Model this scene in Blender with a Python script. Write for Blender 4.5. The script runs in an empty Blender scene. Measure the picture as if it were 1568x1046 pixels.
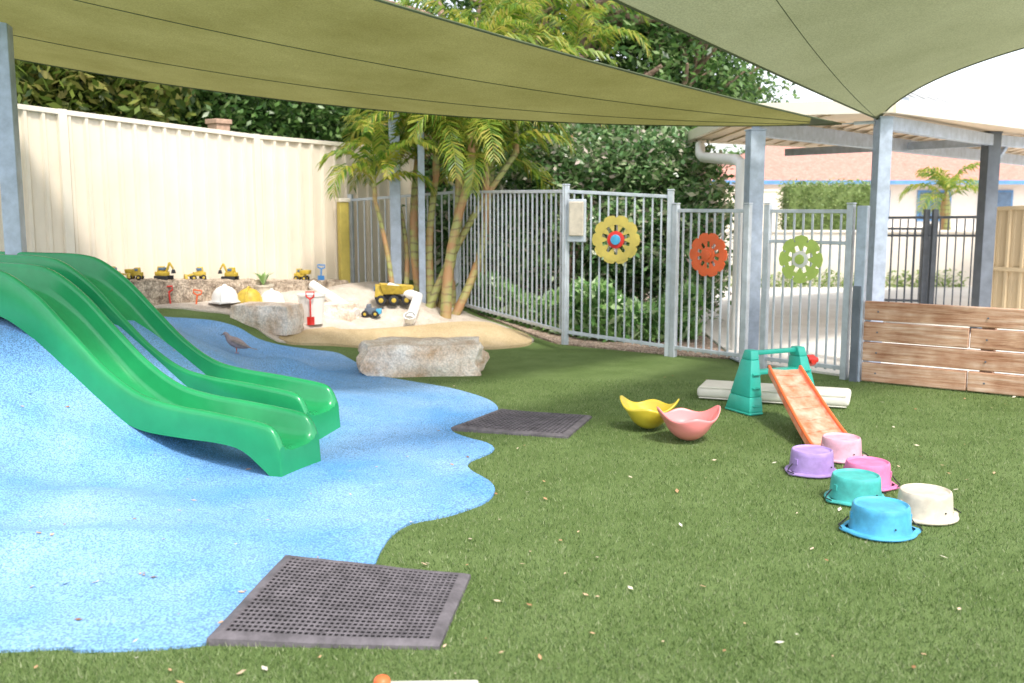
import bpy, math, random
import numpy as np
from mathutils import Vector, Matrix
from mathutils.geometry import delaunay_2d_cdt
random.seed(7); rng=np.random.default_rng(7)
scene=bpy.context.scene
rad=math.radians
# ------------------------------------------------------------------ survey of the site
EYE=1.55; PIT=rad(7.77); FL=1524.0
SP,CP=math.sin(PIT),math.cos(PIT)
def ray(x,y):
    a=(x-784)/FL; b=(523-y)/FL
    return a,CP+b*SP,-SP+b*CP
def PD(x,y,d):
    r=ray(x,y); return Vector((r[0]*d,r[1]*d,EYE+r[2]*d))
def PZ(x,y,z=0.0):
    r=ray(x,y); d=(z-EYE)/r[2]; return Vector((r[0]*d,r[1]*d,z))
def PV(x,y,A,B):   # on vertical plane through plan points A,B
    r=ray(x,y); nx,ny=-(B[1]-A[1]),(B[0]-A[0])
    d=(nx*A[0]+ny*A[1])/(nx*r[0]+ny*r[1]); return Vector((r[0]*d,r[1]*d,EYE+r[2]*d))
def ss(a,b,x):
    t=np.clip((x-a)/(b-a),0,1); return t*t*(3-2*t)
def gnd(X,Y):
    w=-X*.75+(Y-9)*.4
    g=.5*ss(1.6,3.2,w)*(1-ss(-.4,1.2,X))
    return g+.16*np.exp(-((X+.9)**2+(Y-12.3)**2)/(2*.75**2))
def hit(x,y,fn=gnd):
    r=ray(x,y); d=2.0
    while d<60:
        if EYE+r[2]*d<fn(r[0]*d,r[1]*d): break
        d+=.05
    lo,hi=d-.05,d
    for _ in range(14):
        m=(lo+hi)/2
        if EYE+r[2]*m<fn(r[0]*m,r[1]*m): hi=m
        else: lo=m
    return Vector((r[0]*hi,r[1]*hi,float(fn(r[0]*hi,r[1]*hi))))
# ------------------------------------------------------------------ materials
def newmat(name):
    m=bpy.data.materials.new(name); m.use_nodes=True
    nt=m.node_tree; return m,nt,nt.nodes['Principled BSDF'],nt.nodes['Material Output']
def c4(c): return (c[0],c[1],c[2],1)
def pmat(name,col,rough=.6,var=.2,scale=6,bump=0,bscale=80,metal=0,col2=None,spec=.5,detail=6,fine=None,finescale=300,coat=0,bdist=.01):
    m,nt,b,o=newmat(name); N=nt.nodes; L=nt.links
    tc=N.new('ShaderNodeTexCoord')
    n=N.new('ShaderNodeTexNoise'); n.inputs['Scale'].default_value=scale; n.inputs['Detail'].default_value=detail
    n.inputs['Roughness'].default_value=.65
    L.new(tc.outputs['Object'],n.inputs['Vector'])
    r=N.new('ShaderNodeValToRGB'); r.color_ramp.elements[0].position=.32; r.color_ramp.elements[1].position=.68
    c2=col2 if col2 else tuple(min(1,c*(1+var)) for c in col)
    c1=col if col2 else tuple(c*(1-var) for c in col)
    r.color_ramp.elements[0].color=c4(c1); r.color_ramp.elements[1].color=c4(c2)
    L.new(n.outputs['Fac'],r.inputs['Fac']); out=r.outputs['Color']
    if fine:
        n2=N.new('ShaderNodeTexNoise'); n2.inputs['Scale'].default_value=finescale; n2.inputs['Detail'].default_value=2
        L.new(tc.outputs['Object'],n2.inputs['Vector'])
        r2=N.new('ShaderNodeValToRGB'); r2.color_ramp.elements[0].position=.38; r2.color_ramp.elements[1].position=.62
        r2.color_ramp.elements[0].color=c4((1-fine,)*3); r2.color_ramp.elements[1].color=c4((1+fine,)*3)
        L.new(n2.outputs['Fac'],r2.inputs['Fac'])
        mx=N.new('ShaderNodeMix'); mx.data_type='RGBA'; mx.blend_type='MULTIPLY'; mx.inputs[0].default_value=1
        L.new(out,mx.inputs[6]); L.new(r2.outputs['Color'],mx.inputs[7]); out=mx.outputs[2]
    L.new(out,b.inputs['Base Color'])
    b.inputs['Roughness'].default_value=rough; b.inputs['Metallic'].default_value=metal
    b.inputs['Specular IOR Level'].default_value=spec; b.inputs['Coat Weight'].default_value=coat
    if bump:
        n3=N.new('ShaderNodeTexNoise'); n3.inputs['Scale'].default_value=bscale; n3.inputs['Detail'].default_value=5
        L.new(tc.outputs['Object'],n3.inputs['Vector'])
        bp=N.new('ShaderNodeBump'); bp.inputs['Strength'].default_value=bump; bp.inputs['Distance'].default_value=bdist
        L.new(n3.outputs['Fac'],bp.inputs['Height']); L.new(bp.outputs['Normal'],b.inputs['Normal'])
    return m
def leafmat(name,cols,rough=.5,trans=.35):
    m,nt,b,o=newmat(name); N=nt.nodes; L=nt.links
    g=N.new('ShaderNodeNewGeometry'); r=N.new('ShaderNodeValToRGB')
    el=r.color_ramp.elements
    while len(el)<len(cols): el.new(.5)
    for i,c in enumerate(cols):
        el[i].position=i/(len(cols)-1); el[i].color=c4(c)
    L.new(g.outputs['Random Per Island'],r.inputs['Fac']); L.new(r.outputs['Color'],b.inputs['Base Color'])
    b.inputs['Roughness'].default_value=rough
    t=N.new('ShaderNodeBsdfTranslucent'); L.new(r.outputs['Color'],t.inputs['Color'])
    mx=N.new('ShaderNodeMixShader'); mx.inputs[0].default_value=trans
    L.new(b.outputs[0],mx.inputs[1]); L.new(t.outputs[0],mx.inputs[2]); L.new(mx.outputs[0],o.inputs['Surface'])
    return m
def sailmat(name,c1,c2,tr=.5):
    m=pmat(name,c1,rough=.85,col2=c2,scale=1.0,fine=.12,finescale=90,spec=.15); nt=m.node_tree; N=nt.nodes; L=nt.links
    b=N['Principled BSDF']; o=N['Material Output']
    src=b.inputs['Base Color'].links[0].from_socket
    t=N.new('ShaderNodeBsdfTranslucent'); L.new(src,t.inputs['Color'])
    mx=N.new('ShaderNodeMixShader'); mx.inputs[0].default_value=tr
    L.new(b.outputs[0],mx.inputs[1]); L.new(t.outputs[0],mx.inputs[2]); L.new(mx.outputs[0],o.inputs['Surface'])
    w=N.new('ShaderNodeTexWave'); w.inputs['Scale'].default_value=18; w.inputs['Distortion'].default_value=.3; w.bands_direction='Y'
    tc=[n for n in N if n.type=='TEX_COORD'][0]; L.new(tc.outputs['Object'],w.inputs['Vector'])
    bp=N.new('ShaderNodeBump'); bp.inputs['Strength'].default_value=.4; bp.inputs['Distance'].default_value=.005
    L.new(w.outputs['Fac'],bp.inputs['Height']); L.new(bp.outputs['Normal'],b.inputs['Normal']); L.new(bp.outputs['Normal'],t.inputs['Normal'])
    return m
M={}
M['turf']=pmat('turf',(.10,.155,.042),rough=.85,col2=(.155,.22,.075),scale=2.2,fine=.45,finescale=260,bump=.8,bscale=260,spec=.2)
M['blue']=pmat('blue_rubber',(.1,.3,.62),rough=.75,col2=(.26,.44,.7),scale=.8,fine=.4,finescale=120,bump=.9,bscale=130,spec=.35,bdist=.009,detail=4)
M['tan']=pmat('tan_rubber',(.44,.33,.18),rough=.9,col2=(.54,.42,.26),scale=3,fine=.2,finescale=120,bump=.5,bscale=150,spec=.2)
M['sand']=pmat('sand',(.48,.4,.33),rough=.95,col2=(.64,.57,.49),scale=5,fine=.2,finescale=150,bump=.8,bscale=30,spec=.1,bdist=.03)
M['dirt']=pmat('mulch',(.28,.2,.15),rough=.95,col2=(.55,.43,.36),scale=12,fine=.5,finescale=50,bump=1,bscale=40,spec=.1,bdist=.03)
M['pave']=pmat('paving',(.68,.64,.59),rough=.85,col2=(.8,.77,.72),scale=2,fine=.08,finescale=60)
M['stone']=pmat('sandstone',(.55,.38,.25),rough=.9,col2=(.88,.82,.75),scale=4.5,fine=.15,finescale=60,bump=.8,bscale=18,bdist=.03,spec=.2)
M['stone2']=pmat('ledge_stone',(.2,.15,.11),rough=.9,col2=(.6,.49,.38),scale=9,fine=.3,finescale=60,bump=1,bscale=16,bdist=.05,spec=.2)
M['green']=pmat('green_plastic',(.018,.29,.1),rough=.2,var=.12,scale=3,spec=.6,bump=.06,bscale=7,bdist=.02)
M['cream']=pmat('cream_steel',(.8,.7,.57),rough=.45,var=.06,scale=1.5)
M['cream2']=pmat('cream_trim',(.8,.72,.6),rough=.4,var=.04,scale=2)
M['tanfence']=pmat('tan_steel',(.6,.48,.31),rough=.5,var=.06,scale=2)
M['galv']=pmat('galvanised_blue',(.4,.46,.56),rough=.4,var=.2,scale=9,metal=.15)
M['galv2']=pmat('galvanised_light',(.52,.56,.61),rough=.4,var=.15,scale=9,metal=.2)
M['dark']=pmat('dark_steel',(.12,.14,.17),rough=.5,var=.2)
M['black']=pmat('black_rubber',(.02,.02,.022),rough=.7,var=.2)
M['matbar']=pmat('mat_rubber',(.12,.107,.117),rough=.75,var=.35,scale=14,bump=.3,bscale=80)
M['matbase']=pmat('mat_under',(.018,.016,.018),rough=.9,var=.3)
M['sail1']=sailmat('olive_shade_cloth',(.165,.155,.045),(.23,.22,.075),.5)
M['sail2']=sailmat('grey_green_shade_cloth',(.235,.25,.135),(.29,.305,.175),.5)
M['seam']=pmat('seam',(.07,.09,.04),rough=.8)
M['white']=pmat('white_plastic',(.8,.78,.75),rough=.4,var=.05,scale=4)
M['foam']=pmat('cream_vinyl',(.74,.7,.62),rough=.55,var=.1,scale=5)
M['red']=pmat('red_plastic',(.65,.03,.02),rough=.35,var=.08)
M['orange']=pmat('orange_plastic',(.8,.14,.04),rough=.38,var=.08)
M['ramp']=pmat('faded_orange',(.85,.14,.05),rough=.4,col2=(.88,.45,.34),scale=11)
M['teal']=pmat('teal_plastic',(.03,.42,.33),rough=.38,var=.1)
M['teal2']=pmat('teal_bucket',(.06,.4,.37),rough=.45,var=.2,scale=14,bump=.1,bscale=30)
M['bblue']=pmat('blue_bucket',(.07,.36,.6),rough=.42,var=.22,scale=14,bump=.1,bscale=30)
M['lilac']=pmat('lilac_bucket',(.36,.24,.53),rough=.45,var=.18,scale=14)
M['pink']=pmat('pink_bucket',(.66,.18,.36),rough=.45,var=.18,scale=14)
M['palepink']=pmat('palepink_bucket',(.66,.36,.45),rough=.45,var=.18,scale=14)
M['creamb']=pmat('cream_bucket',(.58,.51,.41),rough=.45,var=.18,scale=14)
M['yellow']=pmat('yellow_plastic',(.62,.48,.04),rough=.3,var=.1,scale=4,coat=.3)
M['salmon']=pmat('salmon_plastic',(.88,.28,.28),rough=.35,var=.06,scale=4,coat=.3)
M['lime']=pmat('lime_paint',(.48,.62,.14),rough=.45,var=.1)
M['yellowp']=pmat('mustard_paint',(.55,.44,.1),rough=.5,var=.15)
M['toyyel']=pmat('toy_yellow',(.5,.35,.04),rough=.5,var=.25,scale=20)
M['toyblue']=pmat('toy_blue',(.05,.25,.6),rough=.4)
M['bark']=pmat('bark',(.14,.09,.06),rough=.95,col2=(.36,.25,.18),scale=9,bump=1,bscale=25,bdist=.03)
M['glass']=pmat('window_glass',(.1,.16,.25),rough=.15,var=.2)
M['tile']=pmat('roof_tile',(.48,.19,.14),rough=.8,col2=(.6,.3,.24),scale=6,fine=.2,finescale=20)
M['render']=pmat('white_render',(.74,.68,.6),rough=.8,var=.05)
M['bluetrim']=pmat('blue_trim',(.1,.25,.48),rough=.5)
M['brick']=pmat('brick',(.5,.33,.24),rough=.9,var=.2,scale=20)
M['roofin']=pmat('roof_underside',(.78,.62,.45),rough=.6,var=.08)
M['rooftop']=pmat('roof_white',(.5,.5,.49),rough=.5,var=.08)
m,nt,b,o=newmat('palm_trunk'); N=nt.nodes;L=nt.links
tc=N.new('ShaderNodeTexCoord'); w=N.new('ShaderNodeTexWave'); w.bands_direction='Z'; w.inputs['Scale'].default_value=3.2; w.inputs['Distortion'].default_value=3; w.inputs['Detail'].default_value=3; w.inputs['Detail Scale'].default_value=2.5
r=N.new('ShaderNodeValToRGB'); r.color_ramp.elements[0].color=(.2,.17,.08,1); r.color_ramp.elements[1].color=(.33,.34,.12,1); r.color_ramp.elements[1].position=.25
n=N.new('ShaderNodeTexNoise'); n.inputs['Scale'].default_value=3.5; n.inputs['Detail'].default_value=6; L.new(tc.outputs['Object'],n.inputs['Vector'])
r2=N.new('ShaderNodeValToRGB'); r2.color_ramp.elements[0].position=.46; r2.color_ramp.elements[1].position=.6
mx=N.new('ShaderNodeMix'); mx.data_type='RGBA'; mx.inputs[7].default_value=(.4,.22,.1,1)
L.new(tc.outputs['Object'],w.inputs['Vector']); L.new(w.outputs['Fac'],r.inputs['Fac']); L.new(n.outputs['Fac'],r2.inputs['Fac']); L.new(r2.outputs['Color'],mx.inputs[0]); L.new(r.outputs['Color'],mx.inputs[6]); L.new(mx.outputs[2],b.inputs['Base Color']); b.inputs['Roughness'].default_value=.6
M['ptrunk']=m
m,nt,b,o=newmat('sleeper_wood'); N=nt.nodes;L=nt.links
tc=N.new('ShaderNodeTexCoord'); mp=N.new('ShaderNodeMapping'); mp.inputs['Rotation'].default_value=(0,0,rad(36)); mp2=N.new('ShaderNodeMapping'); mp2.inputs['Scale'].default_value=(1.2,14,22)
L.new(tc.outputs['Object'],mp.inputs['Vector']); L.new(mp.outputs[0],mp2.inputs['Vector'])
n=N.new('ShaderNodeTexNoise'); n.inputs['Scale'].default_value=2; n.inputs['Detail'].default_value=8; n.inputs['Roughness'].default_value=.7; L.new(mp2.outputs[0],n.inputs['Vector'])
r=N.new('ShaderNodeValToRGB'); el=r.color_ramp.elements; el[0].position=.3; el[0].color=(.24,.11,.06,1); el[1].position=.68; el[1].color=(.68,.53,.43,1); e=el.new(.46); e.color=(.52,.31,.2,1)
L.new(n.outputs['Fac'],r.inputs['Fac'])
n5=N.new('ShaderNodeTexNoise'); n5.inputs['Scale'].default_value=5; n5.inputs['Detail'].default_value=5; L.new(tc.outputs['Object'],n5.inputs['Vector'])
r5=N.new('ShaderNodeValToRGB'); r5.color_ramp.elements[0].position=.35; r5.color_ramp.elements[0].color=(.8,.66,.58,1); r5.color_ramp.elements[1].position=.65; r5.color_ramp.elements[1].color=(1.15,1.15,1.15,1); L.new(n5.outputs['Fac'],r5.inputs['Fac'])
mx=N.new('ShaderNodeMix'); mx.data_type='RGBA'; mx.blend_type='MULTIPLY'; mx.inputs[0].default_value=1; L.new(r.outputs['Color'],mx.inputs[6]); L.new(r5.outputs['Color'],mx.inputs[7])
L.new(mx.outputs[2],b.inputs['Base Color']); b.inputs['Roughness'].default_value=.85
bp=N.new('ShaderNodeBump'); bp.inputs['Strength'].default_value=.5; bp.inputs['Distance'].default_value=.01; L.new(n.outputs['Fac'],bp.inputs['Height']); L.new(bp.outputs[0],b.inputs['Normal'])
M['wood']=m
M['leafD']=leafmat('dark_leaves',[(.03,.07,.022),(.06,.14,.035),(.1,.2,.05),(.15,.27,.07),(.28,.38,.16)],rough=.25)
M['leafO']=leafmat('olive_leaves',[(.03,.06,.015),(.08,.13,.02),(.16,.22,.04),(.26,.31,.07),(.34,.29,.09)],rough=.35)
M['leafB']=leafmat('bush_leaves',[(.05,.12,.04),(.09,.19,.06),(.13,.25,.09),(.18,.31,.11),(.24,.36,.15),(.36,.45,.24),(.62,.5,.45)],rough=.25)
M['leafG']=leafmat('groundcover',[(.08,.2,.05),(.16,.34,.09),(.3,.48,.16),(.52,.62,.4)],rough=.3)
M['leafH']=leafmat('hedge_leaves',[(.14,.23,.06),(.25,.35,.11),(.38,.46,.18)],rough=.5)
M['frond']=leafmat('palm_leaflets',[(.08,.17,.02),(.15,.27,.03),(.25,.35,.04),(.38,.41,.06),(.46,.38,.08)],rough=.4,trans=.5)
M['blade']=leafmat('turf_blades',[(.05,.095,.022),(.09,.155,.035),(.13,.205,.055),(.19,.27,.09),(.33,.36,.2)],rough=.6,trans=.2)
M['debris']=leafmat('leaf_litter',[(.3,.13,.05),(.6,.36,.2),(.65,.5,.36),(.8,.75,.65)],rough=.8,trans=.1)
# ------------------------------------------------------------------ mesh builder
class MB:
    def __init__(s): s.v=[];s.f=[];s.m=[];s.mats=[]
    def mi(s,k):
        mt=M[k]
        if mt not in s.mats: s.mats.append(mt)
        return s.mats.index(mt)
    def add(s,vs,fs,k):
        o=len(s.v); i=s.mi(k); s.v+= [tuple(p) for p in vs]
        s.f+=[tuple(o+j for j in f) for f in fs]; s.m+=[i]*len(fs)
    def box(s,c,size,k,rz=0,rot=None,taper=1.0):
        R=rot if rot is not None else Matrix.Rotation(rz,3,'Z')
        c=Vector(c); vs=[]
        for z in (-.5,.5):
            t=taper if z>0 else 1
            for x,y in ((-.5,-.5),(.5,-.5),(.5,.5),(-.5,.5)):
                vs.append(c+R@Vector((x*size[0]*t,y*size[1]*t,z*size[2])))
        s.add(vs,[(3,2,1,0),(4,5,6,7),(0,1,5,4),(1,2,6,5),(2,3,7,6),(3,0,4,7)],k)
    def beam(s,a,b,w,h,k):
        a=Vector(a);b=Vector(b);d=b-a;L=d.length
        x=d.normalized(); up=Vector((0,0,1)) if abs(x.z)<.95 else Vector((0,1,0))
        y=up.cross(x).normalized(); z=x.cross(y)
        R=Matrix((x,y,z)).transposed()
        s.box((a+b)/2,(L,w,h),k,rot=R)
    def tube(s,pts,radii,k,seg=8,cap=True):
        pts=[Vector(p) for p in pts]; n=len(pts)
        if not hasattr(radii,'__len__'): radii=[radii]*n
        vs=[];fs=[]; prev=None
        for i,p in enumerate(pts):
            t=(pts[min(i+1,n-1)]-pts[max(i-1,0)]).normalized()
            if prev is None:
                u=t.cross(Vector((0,0,1)))
                if u.length<.1: u=t.cross(Vector((0,1,0)))
            else: u=prev-t*prev.dot(t)
            u.normalize(); prev=u; w=t.cross(u)
            for j in range(seg):
                a=2*math.pi*j/seg; vs.append(p+(u*math.cos(a)+w*math.sin(a))*radii[i])
        for i in range(n-1):
            for j in range(seg):
                a=i*seg+j;b=i*seg+(j+1)%seg; fs.append((a,b,b+seg,a+seg))
        if cap: fs.append(tuple(range(seg))[::-1]); fs.append(tuple(range((n-1)*seg,n*seg)))
        s.add(vs,fs,k)
    def lathe(s,prof,k,seg=32,mtx=None,fn=None):
        mtx=mtx or Matrix.Identity(4); vs=[];fs=[];n=len(prof)
        for r,z in prof:
            for j in range(seg):
                a=2*math.pi*j/seg; rr=r*(fn(a) if fn else 1)
                vs.append(mtx@Vector((rr*math.cos(a),rr*math.sin(a),z)))
        for i in range(n-1):
            for j in range(seg):
                a=i*seg+j;b=i*seg+(j+1)%seg; fs.append((a,b,b+seg,a+seg))
        s.add(vs,fs,k)
    def grid(s,P,k,closeu=False):
        nu=len(P);nv=len(P[0]); vs=[p for r in P for p in r];fs=[]
        for i in range(nu-1):
            for j in range(nv-1): fs.append((i*nv+j,i*nv+j+1,(i+1)*nv+j+1,(i+1)*nv+j))
        s.add(vs,fs,k)
    def obj(s,name,smooth=False,bevel=0,split=40,parent=None,solid=0,sub=0):
        me=bpy.data.meshes.new(name); me.from_pydata(s.v,[],s.f)
        for mt in s.mats: me.materials.append(mt)
        me.polygons.foreach_set('material_index',s.m)
        if smooth: me.polygons.foreach_set('use_smooth',[True]*len(s.f))
        me.update(); ob=bpy.data.objects.new(name,me); scene.collection.objects.link(ob)
        if solid: q=ob.modifiers.new('s','SOLIDIFY'); q.thickness=solid
        if bevel: q=ob.modifiers.new('b','BEVEL'); q.width=bevel; q.segments=2; q.limit_method='ANGLE'
        if sub: q=ob.modifiers.new('u','SUBSURF'); q.levels=sub; q.render_levels=sub
        if smooth and split: q=ob.modifiers.new('e','EDGE_SPLIT'); q.split_angle=rad(split)
        if parent: ob.parent=parent
        return ob
def empty(name):
    e=bpy.data.objects.new(name,None); scene.collection.objects.link(e); e.empty_display_size=.2; return e
def fastmesh(name,V,Fq,mat,k=4,parent=None,smooth=False):
    me=bpy.data.meshes.new(name); me.vertices.add(len(V)); me.vertices.foreach_set('co',V.astype(np.float32).ravel())
    nf=len(Fq); me.loops.add(nf*k); me.loops.foreach_set('vertex_index',Fq.astype(np.int32).ravel())
    me.polygons.add(nf); me.polygons.foreach_set('loop_start',np.arange(0,nf*k,k,dtype=np.int32))
    me.update(calc_edges=True); me.materials.append(mat)
    ob=bpy.data.objects.new(name,me); scene.collection.objects.link(ob)
    if parent: ob.parent=parent
    return ob
def leaves(name,C,size,mat,aspect=.45,up=.5,parent=None,sj=.5):
    n=len(C); nrm=rng.normal(size=(n,3)); nrm[:,2]=abs(nrm[:,2])+up; nrm/=np.linalg.norm(nrm,axis=1)[:,None]
    t=rng.normal(size=(n,3)); t-=nrm*(t*nrm).sum(1)[:,None]; t/=np.linalg.norm(t,axis=1)[:,None]
    bt=np.cross(nrm,t); L=size*(1-sj/2+sj*rng.random(n))[:,None]; W=L*aspect
    V=np.stack([C-t*L*.5,C+bt*W*.5-nrm*L*.06,C+t*L*.5-nrm*L*.12,C-bt*W*.5-nrm*L*.06],1).reshape(-1,3)
    return fastmesh(name,V,np.arange(n*4).reshape(-1,4),mat,4,parent)
def clumps(ells,nclump,perc,cr=(.25,.5)):
    out=[]
    for (cx,cy,cz,rx,ry,rz,wt) in ells:
        k=int(nclump*wt)
        d=rng.normal(size=(k,3)); d/=np.linalg.norm(d,axis=1)[:,None]
        rr=(.45+.6*rng.random(k)**.6)[:,None]
        cen=np.array([cx,cy,cz])+d*rr*np.array([rx,ry,rz])
        for c in cen:
            R=cr[0]+(cr[1]-cr[0])*rng.random()
            out.append(c+rng.normal(size=(perc,3))*R*np.array([.55,.55,.42]))
    return np.concatenate(out)
# ------------------------------------------------------------------ blue surface outline
def catmull(pts,step=.06,closed=True):
    pts=[np.array(p[:2],float) for p in pts]; n=len(pts); out=[]
    for i in range(n):
        p0,p1,p2,p3=pts[i-1],pts[i],pts[(i+1)%n],pts[(i+2)%n]
        k=max(1,int(np.linalg.norm(p2-p1)/step)); k=min(k,20)
        for j in range(k):
            t=j/k; out.append(.5*((2*p1)+(-p0+p2)*t+(2*p0-5*p1+4*p2-p3)*t*t+(-p0+3*p1-3*p2+p3)*t**3))
    return np.array(out)
bluepx=[(0,1000),(120,1000),(240,996),(320,988),(400,968),(470,945),(530,905),(570,872),(582,848),(600,822),(630,803),(680,793),(722,780),(748,768),(758,752),(748,738),(728,727),(716,717),(722,707),(745,698),(757,689),(745,680),(715,672),(692,662),(700,652),(735,642),(762,630),(752,616),(720,604),(680,594),(620,584),(570,574),(548,558),(520,543),(470,536),(430,530),(395,520),(365,503),(330,493),(290,489),(245,486)]
bp=[hit(x,y) for x,y in bluepx]
bp+= [Vector((-4.1,9.6,0)),Vector((-5.0,8.7,0)),Vector((-6.0,7.2,0)),Vector((-6.8,5,0)),Vector((-6.5,3.2,0)),Vector((-4,2.95,0))]
BL=catmull(bp)
def pdist(P,poly):
    P=np.atleast_2d(P); A=poly; B=np.roll(poly,-1,0); best=np.full(len(P),1e9)
    for a,b in zip(A,B):
        ab=b-a; t=np.clip(((P-a)@ab)/(ab@ab+1e-12),0,1); d=P-(a+t[:,None]*ab); best=np.minimum(best,(d*d).sum(1))
    return np.sqrt(best)
def inside(P,poly):
    P=np.atleast_2d(P); c=np.zeros(len(P),bool); x,y=P[:,0],P[:,1]
    A=poly;B=np.roll(poly,-1,0)
    for a,b in zip(A,B):
        if a[1]==b[1]: continue
        cond=((a[1]>y)!=(b[1]>y)); xi=(b[0]-a[0])*(y-a[1])/(b[1]-a[1])+a[0]; c^=cond&(x<xi)
    return c
def blueh(X,Y):
    r=np.sqrt((X+3.9)**2+(Y-6.9)**2)
    h=1.13*ss(0,1,np.clip((2.5-r)/2.2,0,1)); h=np.where(h>.72,.72+(h-.72)*.35,h)
    for cx,cy,a,s in ((-2.7,8.5,.22,.42),(-1.95,8.7,.16,.27),(-1.5,7.5,.10,.4),(-3.0,4.75,.27,.34),(-2.1,4.8,.13,.25),(-2.6,3.95,.17,.27),(-1.0,6.7,.05,.4),(-3.3,9.3,.12,.4),(-2.3,7.6,.08,.3)):
        h=h+a*np.exp(-((X-cx)**2+(Y-cy)**2)/(2*s*s))
    h=h+.085*(1-np.abs(np.sin(2.2*(Y+.18*np.sin(1.7*X)))))**2*ss(1.2,2.0,-X)*ss(-6.2,-5.2,-Y)
    return h+.025*np.sin(2.6*X+1.3*Y)*np.sin(2.9*Y-.7*X+1)+.012
def htot(X,Y):
    z=float(gnd(X,Y)); P=np.array([[X,Y]])
    if X<.2 and inside(P,BL)[0]:
        z+=.012+float(ss(0,.9,pdist(P,BL)[0]))*float(blueh(X,Y))
    return z
def sheet(name,poly,zf,step,mat,skirt=.03):
    mn=poly.min(0);mx=poly.max(0)
    gx,gy=np.meshgrid(np.arange(mn[0],mx[0],step),np.arange(mn[1],mx[1],step))
    P=np.stack([gx.ravel(),gy.ravel()],1)+rng.random((gx.size,2))*step*.2
    P=P[inside(P,poly)]; d=pdist(P,poly); P=P[d>step*.5]
    nb=len(poly); allp=[Vector((float(a),float(b))) for a,b in np.concatenate([poly,P])]
    vo,eo,fo,_,_,_=delaunay_2d_cdt(allp,[],[list(range(nb))],1,1e-5)
    A=np.array([[v.x,v.y] for v in vo]); d=pdist(A,poly); Z=zf(A[:,0],A[:,1],d)
    vs=[(A[i,0],A[i,1],Z[i]) for i in range(len(A))]; fs=[tuple(f) for f in fo]
    o=len(vs)
    pz=zf(poly[:,0],poly[:,1],np.zeros(nb))
    for i in range(nb): vs.append((poly[i,0],poly[i,1],pz[i])); vs.append((poly[i,0],poly[i,1],pz[i]-skirt))
    for i in range(nb):
        j=(i+1)%nb; fs.append((o+2*i,o+2*i+1,o+2*j+1,o+2*j))
    me=bpy.data.meshes.new(name); me.from_pydata(vs,[],fs); me.polygons.foreach_set('use_smooth',[True]*len(fs)); me.materials.append(mat); me.update()
    ob=bpy.data.objects.new(name,me); scene.collection.objects.link(ob); return ob
xs=np.concatenate([[-400,-150,-60,-25,-14],np.arange(-9,9,.2),[9,12,16,25,60,150,400]])
ys=np.concatenate([[-200,-60,-20,-6,-1],np.arange(0,18,.2),[18,20,24,32,60,150,500]])
gx,gy=np.meshgrid(xs,ys); gz=gnd(gx,gy)
V=np.stack([gx,gy,gz],-1).reshape(-1,3); nx=len(xs); idx=np.arange(len(V)).reshape(gx.shape)
Fq=np.stack([idx[:-1,:-1],idx[:-1,1:],idx[1:,1:],idx[1:,:-1]],-1).reshape(-1,4)
lawn=fastmesh('grass_lawn',V,Fq,M['turf']); lawn.data.polygons.foreach_set('use_smooth',[True]*len(Fq))
sheet('blue_rubber_surface',BL,lambda X,Y,d: gnd(X,Y)+.012+ss(0,.9,d)*blueh(X,Y),.06,M['blue'])
sp=[hit(x,y) for x,y in [(425,524),(480,528),(560,531),(640,533),(720,533),(790,530),(818,522),(790,508),(745,492),(710,478)]]+[Vector((-1.0,13.2,0)),Vector((-1.9,13.3,0)),Vector((-2.7,12.3,0)),Vector((-3.5,11.1,0)),Vector((-4.0,10.3,0))]+[hit(x,y) for x,y in [(300,476),(350,482),(395,505)]]
SPoly=catmull(sp,.1)
def sandh(X,Y,d): return gnd(X,Y)+.016+ss(0,.5,d)*(.03+.035*np.sin(5*X+2*Y)*np.sin(4*Y-X)+.07*np.exp(-((X+1.1)**2+(Y-11.9)**2)/(.5)))
sheet('sand_pit',SPoly,sandh,.1,M['sand'])
tp=[hit(x,y) for x,y in [(440,527),(520,531),(600,535),(680,536),(760,535),(812,528),(800,512),(740,500),(640,498),(540,502),(470,508),(430,514)]]
TP=catmull(tp,.08)
sheet('tan_rubber_mound',TP,lambda X,Y,d: gnd(X,Y)+.028+ss(0,.5,d)*.13,.08,M['tan'])
GB=np.array([(-.45,13.0),(.5,11.1),(1.58,10.35),(2.25,10.0),(2.35,13),(2.4,30),(-4,30),(-2,15)],float)
sheet('garden_bed',GB,lambda X,Y,d: gnd(X,Y)+.014+0*X,.5,M['dirt'])
PVp=np.array([(2.27,9.85),(3.05,8.95),(3.3,8.75),(7,5.9),(40,6),(40,60),(2.45,60),(2.42,30),(2.38,13)],float)
sheet('concrete_paving',PVp,lambda X,Y,d: 0*X+.02,3.0,M['pave'])
nB=230000
Yb=2.5+(8.8-2.5)*rng.random(nB)**1.5; Xb=(rng.random(nB)*2-1)*(.56*Yb+.2)
P=np.stack([Xb,Yb],1); keep=~inside(P,BL)
keep&= ~((Yb>9.0-.75*(Xb-3.0))&(Xb>2.8)); P=P[keep]; n=len(P)
z0=gnd(P[:,0],P[:,1]); hgt=.010+.012*rng.random(n); az=rng.random(n)*2*np.pi; ln=rng.normal(size=(n,2))*.008
w=.0016+.0009*rng.random(n); dx,dy=np.cos(az)*w,np.sin(az)*w
V=np.stack([np.stack([P[:,0]-dx,P[:,1]-dy,z0-.001],1),np.stack([P[:,0]+dx,P[:,1]+dy,z0-.001],1),np.stack([P[:,0]+ln[:,0],P[:,1]+ln[:,1],z0+hgt],1)],1).reshape(-1,3)
fastmesh('turf_blades',V,np.arange(n*3).reshape(-1,3),M['blade'],3,parent=lawn)
def onlit(X,Y): 
    return htot(X,Y)+(.008 if inside(np.array([[X,Y]]),BL)[0] else .017)
pts=[]
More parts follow.
